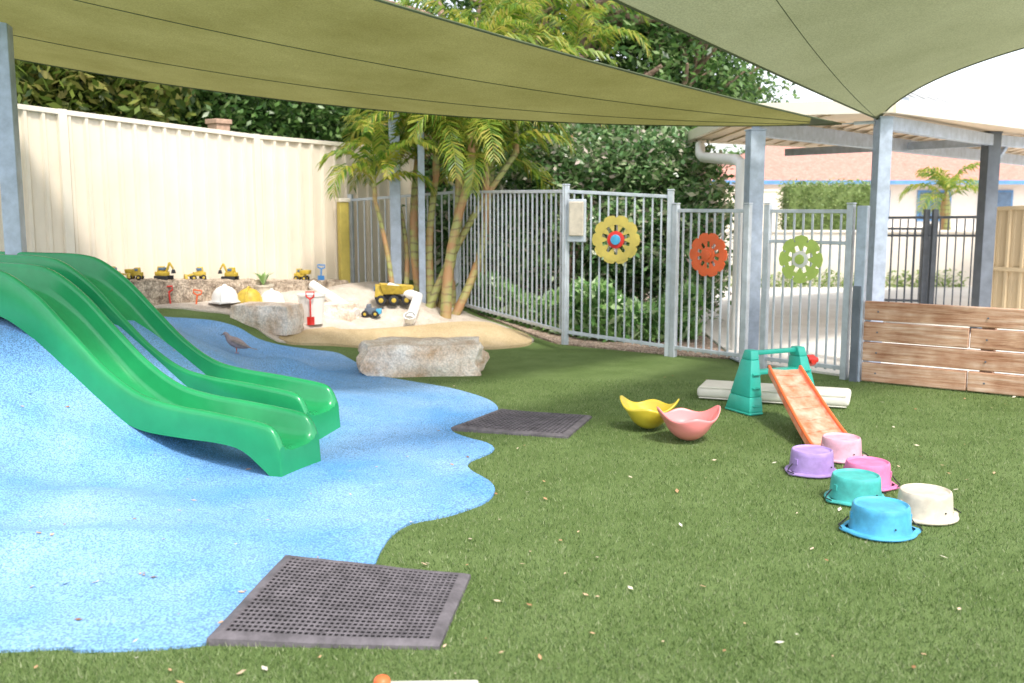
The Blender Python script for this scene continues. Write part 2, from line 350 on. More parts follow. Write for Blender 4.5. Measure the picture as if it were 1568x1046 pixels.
for _ in range(190):
    Y=2.6+6.5*random.random()**1.2; X=(random.random()*2-1)*.52*Y; pts.append((X,Y,onlit(X,Y)))
for x,y in [(800,868),(1325,835),(1445,857),(808,757),(1220,790),(865,883),(715,870),(370,908),(150,892),(215,880),(235,885),(650,868),(965,905),(1480,738),(120,950),(100,895),(490,1012),(827,1012),(1140,960),(410,798),(1015,988),(376,906),(655,867),(145,893),(80,820),(60,817),(275,783)]:
    p=hit(x,y,lambda a,b:htot(a,b)); pts.append((p.x,p.y,onlit(p.x,p.y)))
C=np.array(pts); leaves('fallen_leaves',C,.028,M['debris'],aspect=.5,up=5,sj=1.1)
# ------------------------------------------------------------------ perforated rubber mats
def rmat(name,px,nu,nv,hole=.0045):
    c=[hit(x,y) for x,y in px]
    def PT(u,v): return (c[0]*(1-u)+c[1]*u)*(1-v)+(c[3]*(1-u)+c[2]*u)*v
    K=6; T=np.zeros((K+1,K+1))
    for i in range(K+1):
        for j in range(K+1):
            q=PT(i/K,j/K); T[i,j]=max(htot(q.x+a,q.y+b_) for a in (-.09,0,.09) for b_ in (-.09,0,.09))
    for _ in range(2):   # rubber drapes as a stiff smooth sheet over the high points
        Q=np.pad(T,1,mode='edge'); T=np.maximum(T*.0,(Q[:-2,1:-1]+Q[2:,1:-1]+Q[1:-1,:-2]+Q[1:-1,2:]+2*T)/6)
    def S(u,v,dz=0):
        p=PT(u,v); x=min(max(u,0),1)*K; y=min(max(v,0),1)*K; i=min(int(x),K-1); j=min(int(y),K-1); a=x-i; b_=y-j; a=a*a*(3-2*a); b_=b_*b_*(3-2*b_)
        z=T[i,j]*(1-a)*(1-b_)+T[i+1,j]*a*(1-b_)+T[i,j+1]*(1-a)*b_+T[i+1,j+1]*a*b_
        return Vector((p.x,p.y,z+.014+dz))
    mb=MB(); e=.055; G=28
    mb.grid([[S(e+(1-2*e)*i/G,e+(1-2*e)*j/G,.0) for j in range(G+1)] for i in range(G+1)],'matbase')
    for i in range(nu+1):
        u=e+(1-2*e)*i/nu; mb.tube([S(u,e+(1-2*e)*j/G,.007) for j in range(G+1)],hole,'matbar',seg=6,cap=False)
    for i in range(nv+1):
        v=e+(1-2*e)*i/nv; mb.tube([S(e+(1-2*e)*j/G,v,.008) for j in range(G+1)],hole,'matbar',seg=6,cap=False)
    def ring(a,dz):
        q=[]; R=24
        for k in range(R): q.append(S(a+(1-2*a)*k/R,a,dz))
        for k in range(R): q.append(S(1-a,a+(1-2*a)*k/R,dz))
        for k in range(R): q.append(S(1-a-(1-2*a)*k/R,1-a,dz))
        for k in range(R): q.append(S(a,1-a-(1-2*a)*k/R,dz))
        q.append(q[0]); return q
    mb.grid([ring(0,-.03),ring(.004,0),ring(e*.6,.011),ring(e,.013),ring(e+.004,.0)],'matbar')
    return mb.obj(name,smooth=True,split=50)
rmat('perforated_rubber_mat',[(437,862),(722,884),(674,996),(315,989)],34,22,.0045)
rmat('perforated_rubber_mat',[(765,631),(907,640),(870,672),(690,660)],22,15,.004)
# ------------------------------------------------------------------ slides
def interp(tab,x):
    xs_=[t[0] for t in tab]; ys_=[t[1] for t in tab]
    n=len(tab)
    if x<=xs_[0]: return ys_[0]
    if x>=xs_[-1]: return ys_[-1]
    for i in range(n-1):
        if xs_[i]<=x<=xs_[i+1]:
            h=xs_[i+1]-xs_[i]; t=(x-xs_[i])/h
            m0=(ys_[min(i+1,n-1)]-ys_[max(i-1,0)])/(xs_[min(i+1,n-1)]-xs_[max(i-1,0)])*h
            m1=(ys_[min(i+2,n-1)]-ys_[i])/(xs_[min(i+2,n-1)]-xs_[i])*h
            return (2*t**3-3*t*t+1)*ys_[i]+(t**3-2*t*t+t)*m0+(-2*t**3+3*t*t)*ys_[i+1]+(t**3-t*t)*m1
railT=[(0,.205),(.03,.275),(.07,.315),(.15,.335),(.5,.37),(.75,.39),(1.0,.44),(1.25,.575),(1.5,.78),(1.75,.99),(2.0,1.13),(2.2,1.165),(2.5,1.17),(3.2,1.17)]
bedT=[(0,.165),(.04,.18),(.15,.185),(.5,.215),(.75,.23),(1.0,.275),(1.25,.40),(1.5,.605),(1.75,.82),(2.0,.97),(2.2,1.02),(2.5,1.03),(3.2,1.03)]
botT=[(0,-.03),(.02,-.01),(.12,.07),(.25,.16),(.4,.19),(.7,.2),(1.0,.225),(1.25,.32),(1.5,.50),(1.75,.70),(2.0,.84),(2.2,.88),(3.2,.88)]
fwd=Vector((.928,-.373,0)); crs=Vector((.373,.928,0))
def slide(name,P0,zo,foot):
    W=.4; mb=MB(); Ls=[0,.01,.02,.03,.05,.07,.1]+[.1+.05*i for i in range(1,63)]
    rows=[]
    for L in Ls:
        r=interp(railT,L)+zo; b_=interp(bedT,L)+zo; o_=interp(botT,L)+(zo if L>.3 else zo*L/.3+foot*(1-L/.3))
        o_=min(o_,r-.03)
        dish=.02*min(1,L/.1)
        rr=[(0,o_),(-.002,(o_+r)/2),(0,r-.028),(.004,r-.012),(.014,r-.003),(.026,r),(.038,r-.003),(.048,r-.014),(.053,r-.03)]
        rr=[(x,max(z,b_+.001) if x>.03 else z) for x,z in rr]
        mid=[(.062,b_+.05*min(1,(r-b_)/.12)),(.085,b_+.012),(.12,b_-dish*.4),(W/2,b_-dish),]
        prof=rr+mid; prof=prof+[(W-x,z) for x,z in prof[::-1][1:]]
        base=P0-fwd*L
        rows.append([Vector((base.x,base.y,0))+crs*x+Vector((0,0,z)) for x,z in prof])
    mb.grid(rows,'green')
    f=rows[0]; n=len(f); fl=f[0]
    vs=[];fs=[]
    for i,p in enumerate(f):
        vs.append(p+fwd*0.0); vs.append(Vector((p.x,p.y,fl.z))+fwd*.012)
    for i in range(n-1): fs.append((2*i,2*i+2,2*i+3,2*i+1))
    mb.add(vs,fs,'green')
    return mb.obj(name,smooth=True,split=55)
P1=PZ(430,740,0)
slide('playground_slide',P1,0,0)
slide('playground_slide',P1+crs*.74-fwd*.32,.03,.05)
# ------------------------------------------------------------------ boulders & stone ledge
def rock(name,c,size,rz,k='stone',seed=1,jag=.06,rnd=.22):
    rg=np.random.default_rng(seed)
    import bmesh
    bm=bmesh.new(); bmesh.ops.create_cube(bm,size=1); bmesh.ops.subdivide_edges(bm,edges=bm.edges[:],cuts=7,use_grid_fill=True)
    R=Matrix.Rotation(rz,3,'Z'); ph=rg.random(9)*6
    for v in bm.verts:
        p=v.co.copy(); r=p.length; q=p.lerp(p*(.62/r),rnd)
        nz=math.sin(p.x*9+ph[0])*math.sin(p.y*8+ph[1])*math.sin(p.z*7+ph[2])+.35*math.sin(p.x*21+ph[3]+p.z*11)*math.sin(p.y*19+ph[4])
        q=q*(1+jag*nz)+Vector(rg.normal(size=3)*.008)
        v.co=R@Vector((q.x*size[0],q.y*size[1],q.z*size[2]))+Vector(c)
    me=bpy.data.meshes.new(name); bm.to_mesh(me); bm.free(); me.materials.append(M[k]); me.polygons.foreach_set('use_smooth',[True]*len(me.polygons))
    ob=bpy.data.objects.new(name,me); scene.collection.objects.link(ob)
    q=ob.modifiers.new('e','EDGE_SPLIT'); q.split_angle=rad(28); return ob
c=hit(645,576)
rock('sandstone_boulder',(c.x-.02,c.y+.25,.12),(1.1,.6,.35),.1,seed=3,jag=.1,rnd=.34)
c=hit(405,505); rock('sandstone_boulder',(c.x,c.y+.15,c.z+.10),(.68,.42,.32),-.25,seed=5,rnd=.3)
c=hit(480,500); rock('sandstone_boulder',(c.x+.1,c.y+.5,c.z+.08),(.6,.3,.26),-.2,seed=8)
led=empty('stone_retaining_ledge')
L0,L1=PD(195,447,10.25),PD(523,445,12.55)
nblk=9
for i in range(nblk):
    p=L0.lerp(L1,(i+.5)/nblk); ang=math.atan2(L1.y-L0.y,L1.x-L0.x)
    ob=rock('block_%d'%i,(p.x,p.y,p.z-.03),((L1-L0).length/nblk*1.03,.3,.32),ang,'stone2',seed=20+i,jag=.05); ob.parent=led
# ------------------------------------------------------------------ corrugated fence
def cfence(name,pts,base,k,kt):
    e=empty(name); mb=MB(); per=.19
    for a,b in zip(pts[:-1],pts[1:]):
        A=Vector(a);B=Vector(b); d=Vector((B.x-A.x,B.y-A.y,0)); Ln=d.length; d.normalize(); nr=Vector((d.y,-d.x,0))
        n=int(Ln/per); prof=[]
        for i in range(n):
            s0=i*per
            for ds,off in ((0,0),(.05,0),(.062,.034),(.094,.034),(.106,0),(.112,0),(.118,.008),(.15,.008),(.156,0)): prof.append((s0+ds,off))
        prof.append((Ln,0)); rows=[]
        for s0,off in prof:
            t=s0/Ln; p=A+(B-A)*t; q=Vector((p.x,p.y,0))+nr*off
            rows.append([Vector((q.x,q.y,base(p.x,p.y))),Vector((q.x,q.y,p.z-.03))])
        mb.grid(rows,k)
    mb.obj('sheeting',parent=e)
    mb=MB()
    for a,b in zip(pts[:-1],pts[1:]):
        A=Vector(a);B=Vector(b); mb.beam(A-Vector((0,0,.02)),B-Vector((0,0,.02)),.085,.05,kt)
    for a in pts:
        A=Vector(a); z0=base(A.x,A.y); mb.box((A.x,A.y,(A.z+z0)/2-.005),(.095,.095,A.z-z0+.03),kt,rz=.98)
    mb.obj('posts_and_rails',bevel=.004,parent=e); return e
fa,fb,fc=PD(25,160,9.5),PD(390,207,12.0),PD(632,229,14.0)
lf=[fa+(fa-fb)*1.25, fa+(fa-fb)*.45]
f90=PV(92,169,fa,fb)
pts=[tuple(lf[0]),tuple(lf[1]),tuple(f90),tuple(fb),tuple(fc)]
cfence('corrugated_metal_fence',pts,lambda x,y: float(gnd(x,y))-.1,'cream','cream2')
mb=MB(); p=PD(527,400,13.0); mb.box((p.x,p.y,1.0),(.13,.1,1.2),'yellowp',rz=.6); mb.box((p.x,p.y,1.62),(.16,.13,.05),'cream2',rz=.6); mb.obj('timber_bollard',bevel=.01)
mb=MB(); p=PD(335,192,12.6); mb.box((p.x,p.y,1.35),(.2,.2,2.45),'brick',rz=.9); mb.box((p.x,p.y,2.6),(.24,.24,.06),'brick',rz=.9); mb.obj('brick_pillar',bevel=.008)
# ------------------------------------------------------------------ picket fence & gates
FP=[PD(540,455,13.2),PD(700,475,12.8),PD(865,522,10.75),PZ(1022,545),PZ(1310,583)]
tops=[1.62,1.72,1.70,1.66,1.5]
def picket(name,A,B,zb0,zb1,zt0,zt1,k='galv2',sp=.092,mids=(),post=True,pw=.016,rw=.035,gap=.07):
    e=empty(name); A=Vector((A[0],A[1],0));B=Vector((B[0],B[1],0)); d=B-A;Ln=d.length; ang=math.atan2(d.y,d.x); n=int(Ln/sp); mb=MB()
    for i in range(1,n):
        t=i/n; p=A.lerp(B,t); zb=zb0+(zb1-zb0)*t+gap; zt=zt0+(zt1-zt0)*t-.02
        mb.box((p.x,p.y,(zb+zt)/2),(pw,pw,zt-zb),k,rz=ang)
    mb.obj('pickets',parent=e); mb=MB()
    up=Vector((0,0,1))
    mb.beam(A+up*zt0,B+up*zt1,rw,rw,k); mb.beam(A+up*(zb0+gap+.03),B+up*(zb1+gap+.03),rw,rw,k)
    for m_ in mids: mb.beam(A+up*(zt0-m_),B+up*(zt1-m_),rw*.9,rw*.9,k)
    mb.obj('rails',bevel=.004,parent=e)
    if post:
        mb=MB()
        for P_,zb,zt in ((A,zb0,zt0),(B,zb1,zt1)):
            mb.box((P_.x,P_.y,(zb+zt)/2+.01),(.06,.06,zt-zb+.1),k,rz=ang); mb.box((P_.x,P_.y,zt+.07),(.066,.066,.015),k,rz=ang)
        mb.obj('posts',bevel=.005,parent=e)
    return e
for i in range(2):
    picket('metal_picket_fence',FP[i],FP[i+1],FP[i].z,FP[i+1].z,tops[i],tops[i+1])
picket('metal_picket_fence',FP[2],FP[3],FP[2].z,0,1.7,1.64)
gm=PV(1138,560,FP[3],FP[4]); gn=PV(1168,560,FP[3],FP[4])
picket('metal_gate',FP[3]+(gm-FP[3]).normalized()*.07,gm,0,0,1.5,1.5)
picket('metal_gate',gn,PV(1292,575,FP[3],FP[4]),0,0,1.5,1.5,mids=(.28,))
mb=MB(); mb.box((FP[4].x,FP[4].y,.75),(.09,.09,1.6),'galv',rz=-.6); mb.obj('steel_gate_post',bevel=.008)
p=PV(883,338,FP[2],FP[3]); mb=MB(); a=math.atan2(FP[3].y-FP[2].y,FP[3].x-FP[2].x)
mb.box(p-Vector((0,.05,0)),(.2,.04,.45),'galv2',rz=a); mb.box(p-Vector((0.01,.08,-.02)),(.16,.02,.36),'creamb',rz=a); mb.obj('fence_sign_box',bevel=.01)
def flower(x,y,A,B,R,k,kc,k3,np_=10,hwf=.94,ring=(.9,.62)):
    p=PV(x,y,A,B); a=math.atan2(B[1]-A[1],B[0]-A[0]); nr=Vector((math.sin(a),-math.cos(a),0))
    if nr.y>0: nr=-nr
    q=p+nr*.045; X=Vector((math.cos(a),math.sin(a),0)); Mx=Matrix.Translation(q)@Matrix((X,Vector((0,0,1)),nr)).transposed().to_4x4()
    mb=MB()
    for i in range(np_):
        a0=2*math.pi*i/np_; hw=math.pi/np_*hwf
        o=[(.30,0),(.66,-.7),(.92,-1),(1.0,-.7),(1.03,0),(1.0,.7),(.92,1),(.66,.7)]
        f=[Mx@Vector((R*r_*math.cos(a0+hw*s_),R*r_*math.sin(a0+hw*s_),.012)) for r_,s_ in o]
        bk=[Mx@Vector((R*r_*math.cos(a0+hw*s_),R*r_*math.sin(a0+hw*s_),0)) for r_,s_ in o]
        m_=len(o); mb.add(f+bk,[tuple(range(m_)),tuple(range(2*m_-1,m_-1,-1))]+[(j,j+m_,(j+1)%m_+m_,(j+1)%m_) for j in range(m_)],k)
    mb.lathe([(R*ring[0],.003),(R*ring[0],.0145),(R*ring[1],.0145),(R*ring[1],.003),(R*ring[0],.003)],k,mtx=Mx)
    mb.lathe([(R*.36,.0),(R*.36,.02),(R*.26,.024),(R*.001,.024)],k3,mtx=Mx)
    mb.lathe([(R*.22,.02),(R*.2,.036),(R*.001,.04)],kc,mtx=Mx)
    mb.obj('flower_wheel_ornament',smooth=True,split=30)
flower(945,367,FP[2],FP[3],.25,'yellowp','bblue','red')
flower(1089,390,FP[3],FP[4],.215,'orange','orange','orange')
flower(1230,397,FP[3],FP[4],.215,'lime','lime','white',8,ring=(.78,.6))
# ------------------------------------------------------------------ steel posts
def post(x0,x1,yb,d,ztop,k='galv',w=None,yt=None,zb=0):
    p=PD((x0+x1)/2,yb,d); w=w or (x1-x0)/FL*d
    mb=MB(); mb.box((p.x,p.y,(ztop+zb)/2),(w,w,ztop-zb),k,rz=.15); mb.box((p.x,p.y,ztop+.008),(w*1.12,w*1.12,.016),k,rz=.15); mb.box((p.x,p.y,zb+.02),(w*1.9,w*1.9,.02),k,rz=.15)
    for s in (-1,1): mb.tube([(p.x+s*w*.75,p.y-w*.75,zb+.02),(p.x+s*w*.75,p.y-w*.75,zb+.05)],.012,k,seg=6)
    mb.obj('steel_post',bevel=.01); return p
post(5,33,300,7.6,3.6,w=.125,zb=.4)
post(597,616,400,12.4,2.75,w=.13,zb=.2)
post(641,652,400,12.2,2.6,w=.08,zb=.2)
pa=post(1136,1162,450,9.9,2.27,w=.15)
pb=post(1330,1354,400,9.5,2.36,w=.13)
pc=post(1494,1518,400,12.0,2.4,'dark',w=.16)
# ------------------------------------------------------------------ carport
cp=empty('carport_building')
poly=[(2.25,9.75),(3.5,9.35),(9.6,14.8),(11.5,19.3),(2.35,13.6)]
mb=MB(); n=len(poly)
zt,zb=2.50,2.42
mb.add([(x,y,zb) for x,y in poly],[tuple(range(n))],'roofin'); mb.add([(x,y,zt) for x,y in poly],[tuple(range(n))[::-1]],'rooftop')
mb.obj('roof_sheet',parent=cp)
mb=MB()
for i in range(n):
    a=poly[i];b=poly[(i+1)%n]; mb.beam((a[0],a[1],2.455),(b[0],b[1],2.455),.06,.12,'cream2')
for i in range(34):
    t=i/33; a=Vector((2.4+7.0*t,9.85+5.1*t if t>.12 else 9.75,2.412)); b=Vector((2.45+8.4*t,13.5+5.2*t,2.412))
    mb.beam(a,b,.05,.02,'roofin')
mb.obj('gutters_and_ribs',parent=cp)
mb=MB()
mb.beam((pa.x,pa.y,2.3),(9.1,17.6,2.3),.09,.16,'galv')
mb.beam((pb.x,pb.y,2.32),(pc.x,pc.y+.0,2.32),.09,.13,'galv'); mb.beam((pc.x,pc.y,2.32),(9.5,15,2.32),.09,.13,'galv')
mb.beam((pc.x,pc.y,2.3),(3.9,14.4,2.3),.07,.1,'galv'); mb.beam((pc.x,pc.y,1.95),(pc.x+.35,pc.y+.35,2.27),.05,.05,'galv')
mb.obj('beams',bevel=.006,parent=cp)
mb=MB()
fr=[(3.75,9.75,2.53),(9.6,14.95,2.53)]; bk=[(9.6,17.4,3.05),(4.6,12.9,3.05)]
mb.add([*fr,*bk],[(0,1,2,3)],'rooftop')
for i in range(30):
    t=i/29; mb.beam(Vector(fr[0]).lerp(Vector(fr[1]),t)+Vector((0,0,.012)),Vector(bk[1]).lerp(Vector(bk[0]),t)+Vector((0,0,.012)),.04,.03,'rooftop')
mb.beam(fr[0],fr[1],.1,.09,'galv2'); mb.beam(bk[0],bk[1],.12,.06,'galv2'); mb.beam(fr[0],bk[1],.05,.06,'galv2')
mb.obj('upper_roof',parent=cp)
mb=MB()
dp=PD(1135,262,10.4)
mb.tube([PD(1072,222,12.6),PD(1072,236,12.4),PD(1076,241,12.2),PD(1128,245,10.5),PD(1135,250,10.4),dp,Vector((dp.x,dp.y,0))],.06,'white',seg=12); mb.obj('downpipe',smooth=True,parent=cp)
# ------------------------------------------------------------------ shade sails
def bez(a,c,b,t): return a*(1-t)**2+c*(2*t*(1-t))+b*t*t
def sail(name,T,E1,E2,k,seams):
    def S(t,s):
        p=bez(T,E1[0],E1[1],t).lerp(bez(T,E2[0],E2[1],t),s); p.z-=.10*math.sin(math.pi*s)*t*(1.2-t)
        p.z+=.012*math.sin(math.pi*s)*math.sin(9*s+3*t)*t
        return p
    e=empty(name); mb=MB(); mb.grid([[S(i/40,j/36) for j in range(37)] for i in range(41)],k); mb.obj('fabric',smooth=True,split=0,parent=e)
    mb=MB()
    for s in (0,1): mb.tube([S(i/40,s)+Vector((0,0,0)) for i in range(41)],.009,'seam',seg=6)
    for s in seams: mb.tube([S(i/40,s)-Vector((0,0,.003)) for i in range(41)],.003,'seam',seg=5)
    mb.obj('hem_and_seams',parent=e)
    mb=MB(); mb.add([S(0,0),S(.06,0)-Vector((0,0,.006)),S(.045,.5)-Vector((0,0,.008)),S(.06,1)-Vector((0,0,.006))],[(0,1,2,3)],'seam'); mb.obj('corner_patch',parent=e)
    return e,S
T1=PD(1288,190,9.45)
e,S1=sail('shade_sail',T1,(PD(570,212,9.2),PD(-150,55,9.0)),(PD(750,70,6.5),PD(-200,-250,4.0)),'sail1',(.28,.62))
T2=PD(1345,183,9.35)
e2,S2=sail('shade_sail',T2,(PD(1158,103,6.5),PD(300,-300,3.5)),(PD(1416,84,8.0),PD(1900,0,7.0)),'sail2',(.33,))
mb=MB(); q=Vector((pb.x,pb.y,2.33)); mb.tube([T1,T1.lerp(q,.3)],.006,'galv2',seg=6); mb.tube([T1.lerp(q,.3),T1.lerp(q,.8)],.016,'galv2',seg=8); mb.tube([T1.lerp(q,.8),q],.006,'galv2',seg=6)
mb.tube([T2,q+Vector((0,0,.02))],.014,'galv2',seg=8); mb.obj('turnbuckle',parent=e)
# ------------------------------------------------------------------ timber sleeper wall
tw=empty('timber_sleeper_wall')
A=PZ(1318,585); B=PZ(1568,610); d=(B-A).normalized(); B=A+d*4.2; ang=math.atan2(d.y,d.x)
for i in range(4):
    mb=MB(); Ln=4.2; z=.0+.181*(i+.5)+.005
    segs=[(0,.86 if i%2==0 else 1.5),(.87 if i%2==0 else 1.51,2.9),(2.91,4.2)]
    for s0,s1 in segs:
        c=A+d*((s0+s1)/2)+Vector((-d.y,d.x,0))*(.03+random.uniform(-.006,.006)); mb.box((c.x,c.y,z+random.uniform(-.002,.002)),(s1-s0,.055,.166),'wood',rz=ang+random.uniform(-.003,.003))
    mb.obj('sleeper_%d'%i,bevel=.008,parent=tw)
mb=MB()
c=A-d*.05; mb.box((c.x,c.y+.03,.42),(.07,.1,.86),'dark',rz=ang)
for s in (1.0,2.2,3.4):
    c=A+d*s; mb.box((c.x+.06,c.y+.09,.36),(.1,.1,.7),'wood',rz=ang)
mb.obj('wall_posts',bevel=.006,parent=tw)
mb=MB()
for i in range(4):
    for s in (.12,1.0,2.2):
        c=A+d*s; p=Vector((c.x,c.y,.181*(i+.5))); mb.tube([p,p+Vector((d.y,-d.x,0))*.006],.008,'dark',seg=8)
mb.obj('bolts',parent=tw)
# ------------------------------------------------------------------ buckets
def bucket(x,yb,wpx,k,rz=0,hh=.135):
    p=PZ(x,yb-8,0); R=wpx/2/FL*math.hypot(p.y,1.55)*.985; mb=MB(); Mx=Matrix.Translation((p.x,p.y,.008))@Matrix.Rotation(rz,4,'Z')
    lug=lambda a: 1+.13*max(0,math.cos(2*a))**12
    mb.lathe([(R*.78,.0),(R*.98,.0),(R,.006),(R*.98,.013),(R*.86,.016)],k,seg=64,mtx=Mx,fn=lug)
    mb.lathe([(R*.86,.014),(R*.83,.03),(R*.79,hh*.8),(R*.775,hh-.01),(R*.75,hh-.002),(R*.72,hh),(R*.69,hh-.004),(R*.66,hh-.009),(R*.3,hh-.008),(.0005,hh-.008)],k,seg=48,mtx=Mx)
    for sgn in (1,-1):
        q=Mx@Vector((sgn*R*.80,0,hh*.55)); mb.box(q,(.012,.025,.03),k,rz=rz)
        mb.tube([Mx@Vector((sgn*R*.86,.02,.06)),Mx@Vector((sgn*R*1.0,.03,.03)),Mx@Vector((sgn*R*1.12,.015,.02)),Mx@Vector((sgn*R*1.1,-.03,.018))],.0035,'black',seg=6)
    mb.tube([Mx@Vector((R*.2,-R*.78,.05)),Mx@Vector((R*.2,-R*.835,.05))],.004,'black',seg=6)
    mb.obj('bucket_stilt',smooth=True,split=35)
bucket(1242,732,80,'lilac',.5); bucket(1287,711,74,'palepink',.1); bucket(1327,752,84,'pink',-.5)
bucket(1309,774,92,'teal2',.35); bucket(1415,800,98,'creamb',.15); bucket(1347,823,108,'bblue',-.1)
# ------------------------------------------------------------------ rocker shells
def rocker(x,y,k,rz,s=1):
    p=PZ(x,y,0); mb=MB(); rows=[]
    for i in range(19):
        f=i/18; row=[]
        for j in range(65):
            a=2*math.pi*j/64; c2=math.cos(a)**2
            g=f*1.42
            sf=math.sin(g)/math.sin(1.42)
            fl=float(ss(.72,1,f))
            hx=.165*s*sf*(1+.2*fl*c2); hy=.175*s*sf
            sc=.02*math.cos(4*a)*fl
            z=s*(.19*c2+.145*(1-c2)+sc)*(1-math.cos(g))/(1-math.cos(1.42))
            row.append(Vector((p.x,p.y+.05,.008))+Matrix.Rotation(rz,3,'Z')@Vector((hx*math.cos(a),hy*math.sin(a),float(z))))
        rows.append(row)
    mb.grid(rows,k); mb.obj('rocking_bowl_toy',smooth=True,split=0,solid=.008)
rocker(995,660,'yellow',-.3,1.05); rocker(1055,678,'salmon',.12,1.08)
# ------------------------------------------------------------------ toddler ramp with stand + foam mat
e=empty('foam_play_mat'); a0=PZ(1066,612); a1=PZ(1300,628); d=(a1-a0).normalized(); nrm=Vector((-d.y,d.x,0)); mb=MB()
Lm=(a1-a0).length; ct=(a0+a1)/2+nrm*.2; mb.box((ct.x,ct.y,.062),(Lm,.4,.085),'foam',rz=math.atan2(d.y,d.x)); o=mb.obj('cushion',bevel=.03,parent=e,smooth=True); o.modifiers['b'].segments=4
mb=MB()
for v in (.02,.105): mb.tube([a0+Vector((0,0,v))+d*.02,a1+Vector((0,0,v))-d*.02],.005,'foam',seg=6)
mb.obj('piping',parent=e)
e=empty('toddler_ramp')
l=PZ(1154,636); r_=PZ(1243,626)
xd=(r_-l).normalized(); yd=Vector((-xd.y,xd.x,0)); W=(r_-l).length
mb=MB()
for q in (l,r_):
    sx=1 if q is l else -1
    for (zz0,zz1,hw0,hw1) in ((0,.02,.15,.15),(.02,.13,.145,.12),(.13,.40,.12,.06),(.40,.47,.06,.04)):
        pts=[]
        for z,hw in ((zz0,hw0),(zz1,hw1)):
            inn=xd*sx*(z*.12)
            for dx_,dy_ in ((-.065*(1-z),-1),(.065*(1-z),-1),(.065*(1-z),1),(-.065*(1-z),1)):
                pts.append(q+inn+xd*dx_+yd*(dy_*hw+.12)+Vector((0,0,z+.005)))
        mb.add(pts,[(3,2,1,0),(4,5,6,7),(0,1,5,4),(1,2,6,5),(2,3,7,6),(3,0,4,7)],'teal')
    for zz in (.07,.2,.3):
        hw=.145-.18*zz
        mb.box(q+xd*sx*zz*.12+yd*(-hw-.003+.12)+Vector((0,0,zz)),(.07,.02,.018),'teal',rz=math.atan2(xd.y,xd.x))
mb.beam(l+xd*.06+yd*.12+Vector((0,0,.45)),r_-xd*.06+yd*.12+Vector((0,0,.45)),.035,.035,'teal')
mb.beam(l+xd*.05+yd*.12+Vector((0,0,.3)),r_-xd*.05+yd*.12+Vector((0,0,.3)),.09,.03,'teal')
mb.obj('stand',bevel=.008,parent=e,smooth=True)
t0=PD(1176,572,7.3);t1=PD(1226,572,7.3);t0.z=t1.z=.36; b0=PZ(1245,692,.03); b1=PZ(1302,676,.03)
mb=MB(); n=14; rows=[]
for i in range(n+1):
    t=i/n; pl=t0.lerp(b0,t); pr=t1.lerp(b1,t); zz=.36*(1-t)**1.15+.03*t
    up=Vector((0,0,1)); pl.z=pr.z=zz; ed=.022
    rows.append([pl-up*.03,pl+up*ed,pl.lerp(pr,.05)+up*ed,pl.lerp(pr,.1),pl.lerp(pr,.5)-up*.004,pl.lerp(pr,.9),pl.lerp(pr,.95)+up*ed,pr+up*ed,pr-up*.03,pl-up*.03])
mb.grid(rows,'ramp')
mb.add([rows[-1][i]+Vector((0,0,0)) for i in range(9)],[tuple(range(9))],'orange')
for c_ in (1.5,6.5):
    j=int(c_); mb.tube([r__[j].lerp(r__[j+1],.5)+Vector((0,0,.003)) for r__ in rows],.012,'orange',seg=8)
for i in range(1,n,2):
    a_=rows[i][3];b_=rows[i][5]; mb.beam(a_-Vector((0,0,.001)),b_-Vector((0,0,.001)),.012,.006,'ramp')
mb.obj('ramp',bevel=.003,parent=e,smooth=True)
mb=MB(); q=r_+yd*.1+xd*.03+Vector((0,0,.36)); mb.tube([q-xd*.02,q+xd*.05],.045,'red',seg=14); mb.tube([q+xd*.05,q+xd*.09],.022,'red',seg=12); mb.tube([q+yd*.06-xd*.0,q-yd*.06],.018,'red',seg=10); mb.obj('red_wheel',smooth=True,parent=e)
mb=MB(); p=PZ(655,1037,.06); mb.box((p.x,p.y-.17,.032),(.335,.32,.05),'foam',rz=.03); p2=PZ(585,1048,.06); mb.lathe([(.026,.05),(.028,.072),(.02,.086),(.001,.09)],'orange',mtx=Matrix.Translation((p2.x,p2.y,0))); mb.obj('toddler_step_toy',smooth=True,bevel=.012,split=50)
# ------------------------------------------------------------------ sand pit toys
def sandz(p): 
    P_=np.array([[p.x,p.y]]); return float(sandh(p.x,p.y,pdist(P_,SPoly)[0])) if inside(P_,SPoly)[0] else htot(p.x,p.y)
def hat(x,y,k,d=None):
    p=hit(x,y); z=p.z+.05; Mx=Matrix.Translation((p.x,p.y,z)); mb=MB()
    mb.lathe([(.17,0),(.175,.008),(.15,.014),(.14,.03),(.135,.07),(.115,.12),(.08,.155),(.04,.172),(.001,.178)],k,seg=32,mtx=Mx)
    mb.tube([Mx@Vector((0,-.138*math.cos(t),.02+.165*math.sin(t))) for t in [math.pi*i/12 for i in range(13)]],.014,k,seg=8)
    mb.tube([Mx@Vector((.1,-.12,.012)),Mx@Vector((0,-.2,.008)),Mx@Vector((-.1,-.12,.012))],.012,k,seg=6)
    mb.obj('toy_hard_hat',smooth=True,split=60)
hat(345,470,'white'); hat(382,473,'toyyel'); hat(417,476,'white')
p=hit(478,497); p.z=sandz(p)
mb=MB(); Mx=Matrix.Translation(p); mb.lathe([(.001,.0),(.12,.0),(.145,.30),(.155,.305),(.155,.325),(.14,.325),(.115,.02),(.001,.02)],'white',seg=32,mtx=Mx)
mb.tube([Mx@Vector((.15*math.cos(t),-.02,.31-.10*math.sin(t)*.6)) for t in [math.pi*i/10 for i in range(11)]],.005,'white',seg=6); mb.obj('sand_bucket',smooth=True,split=40)
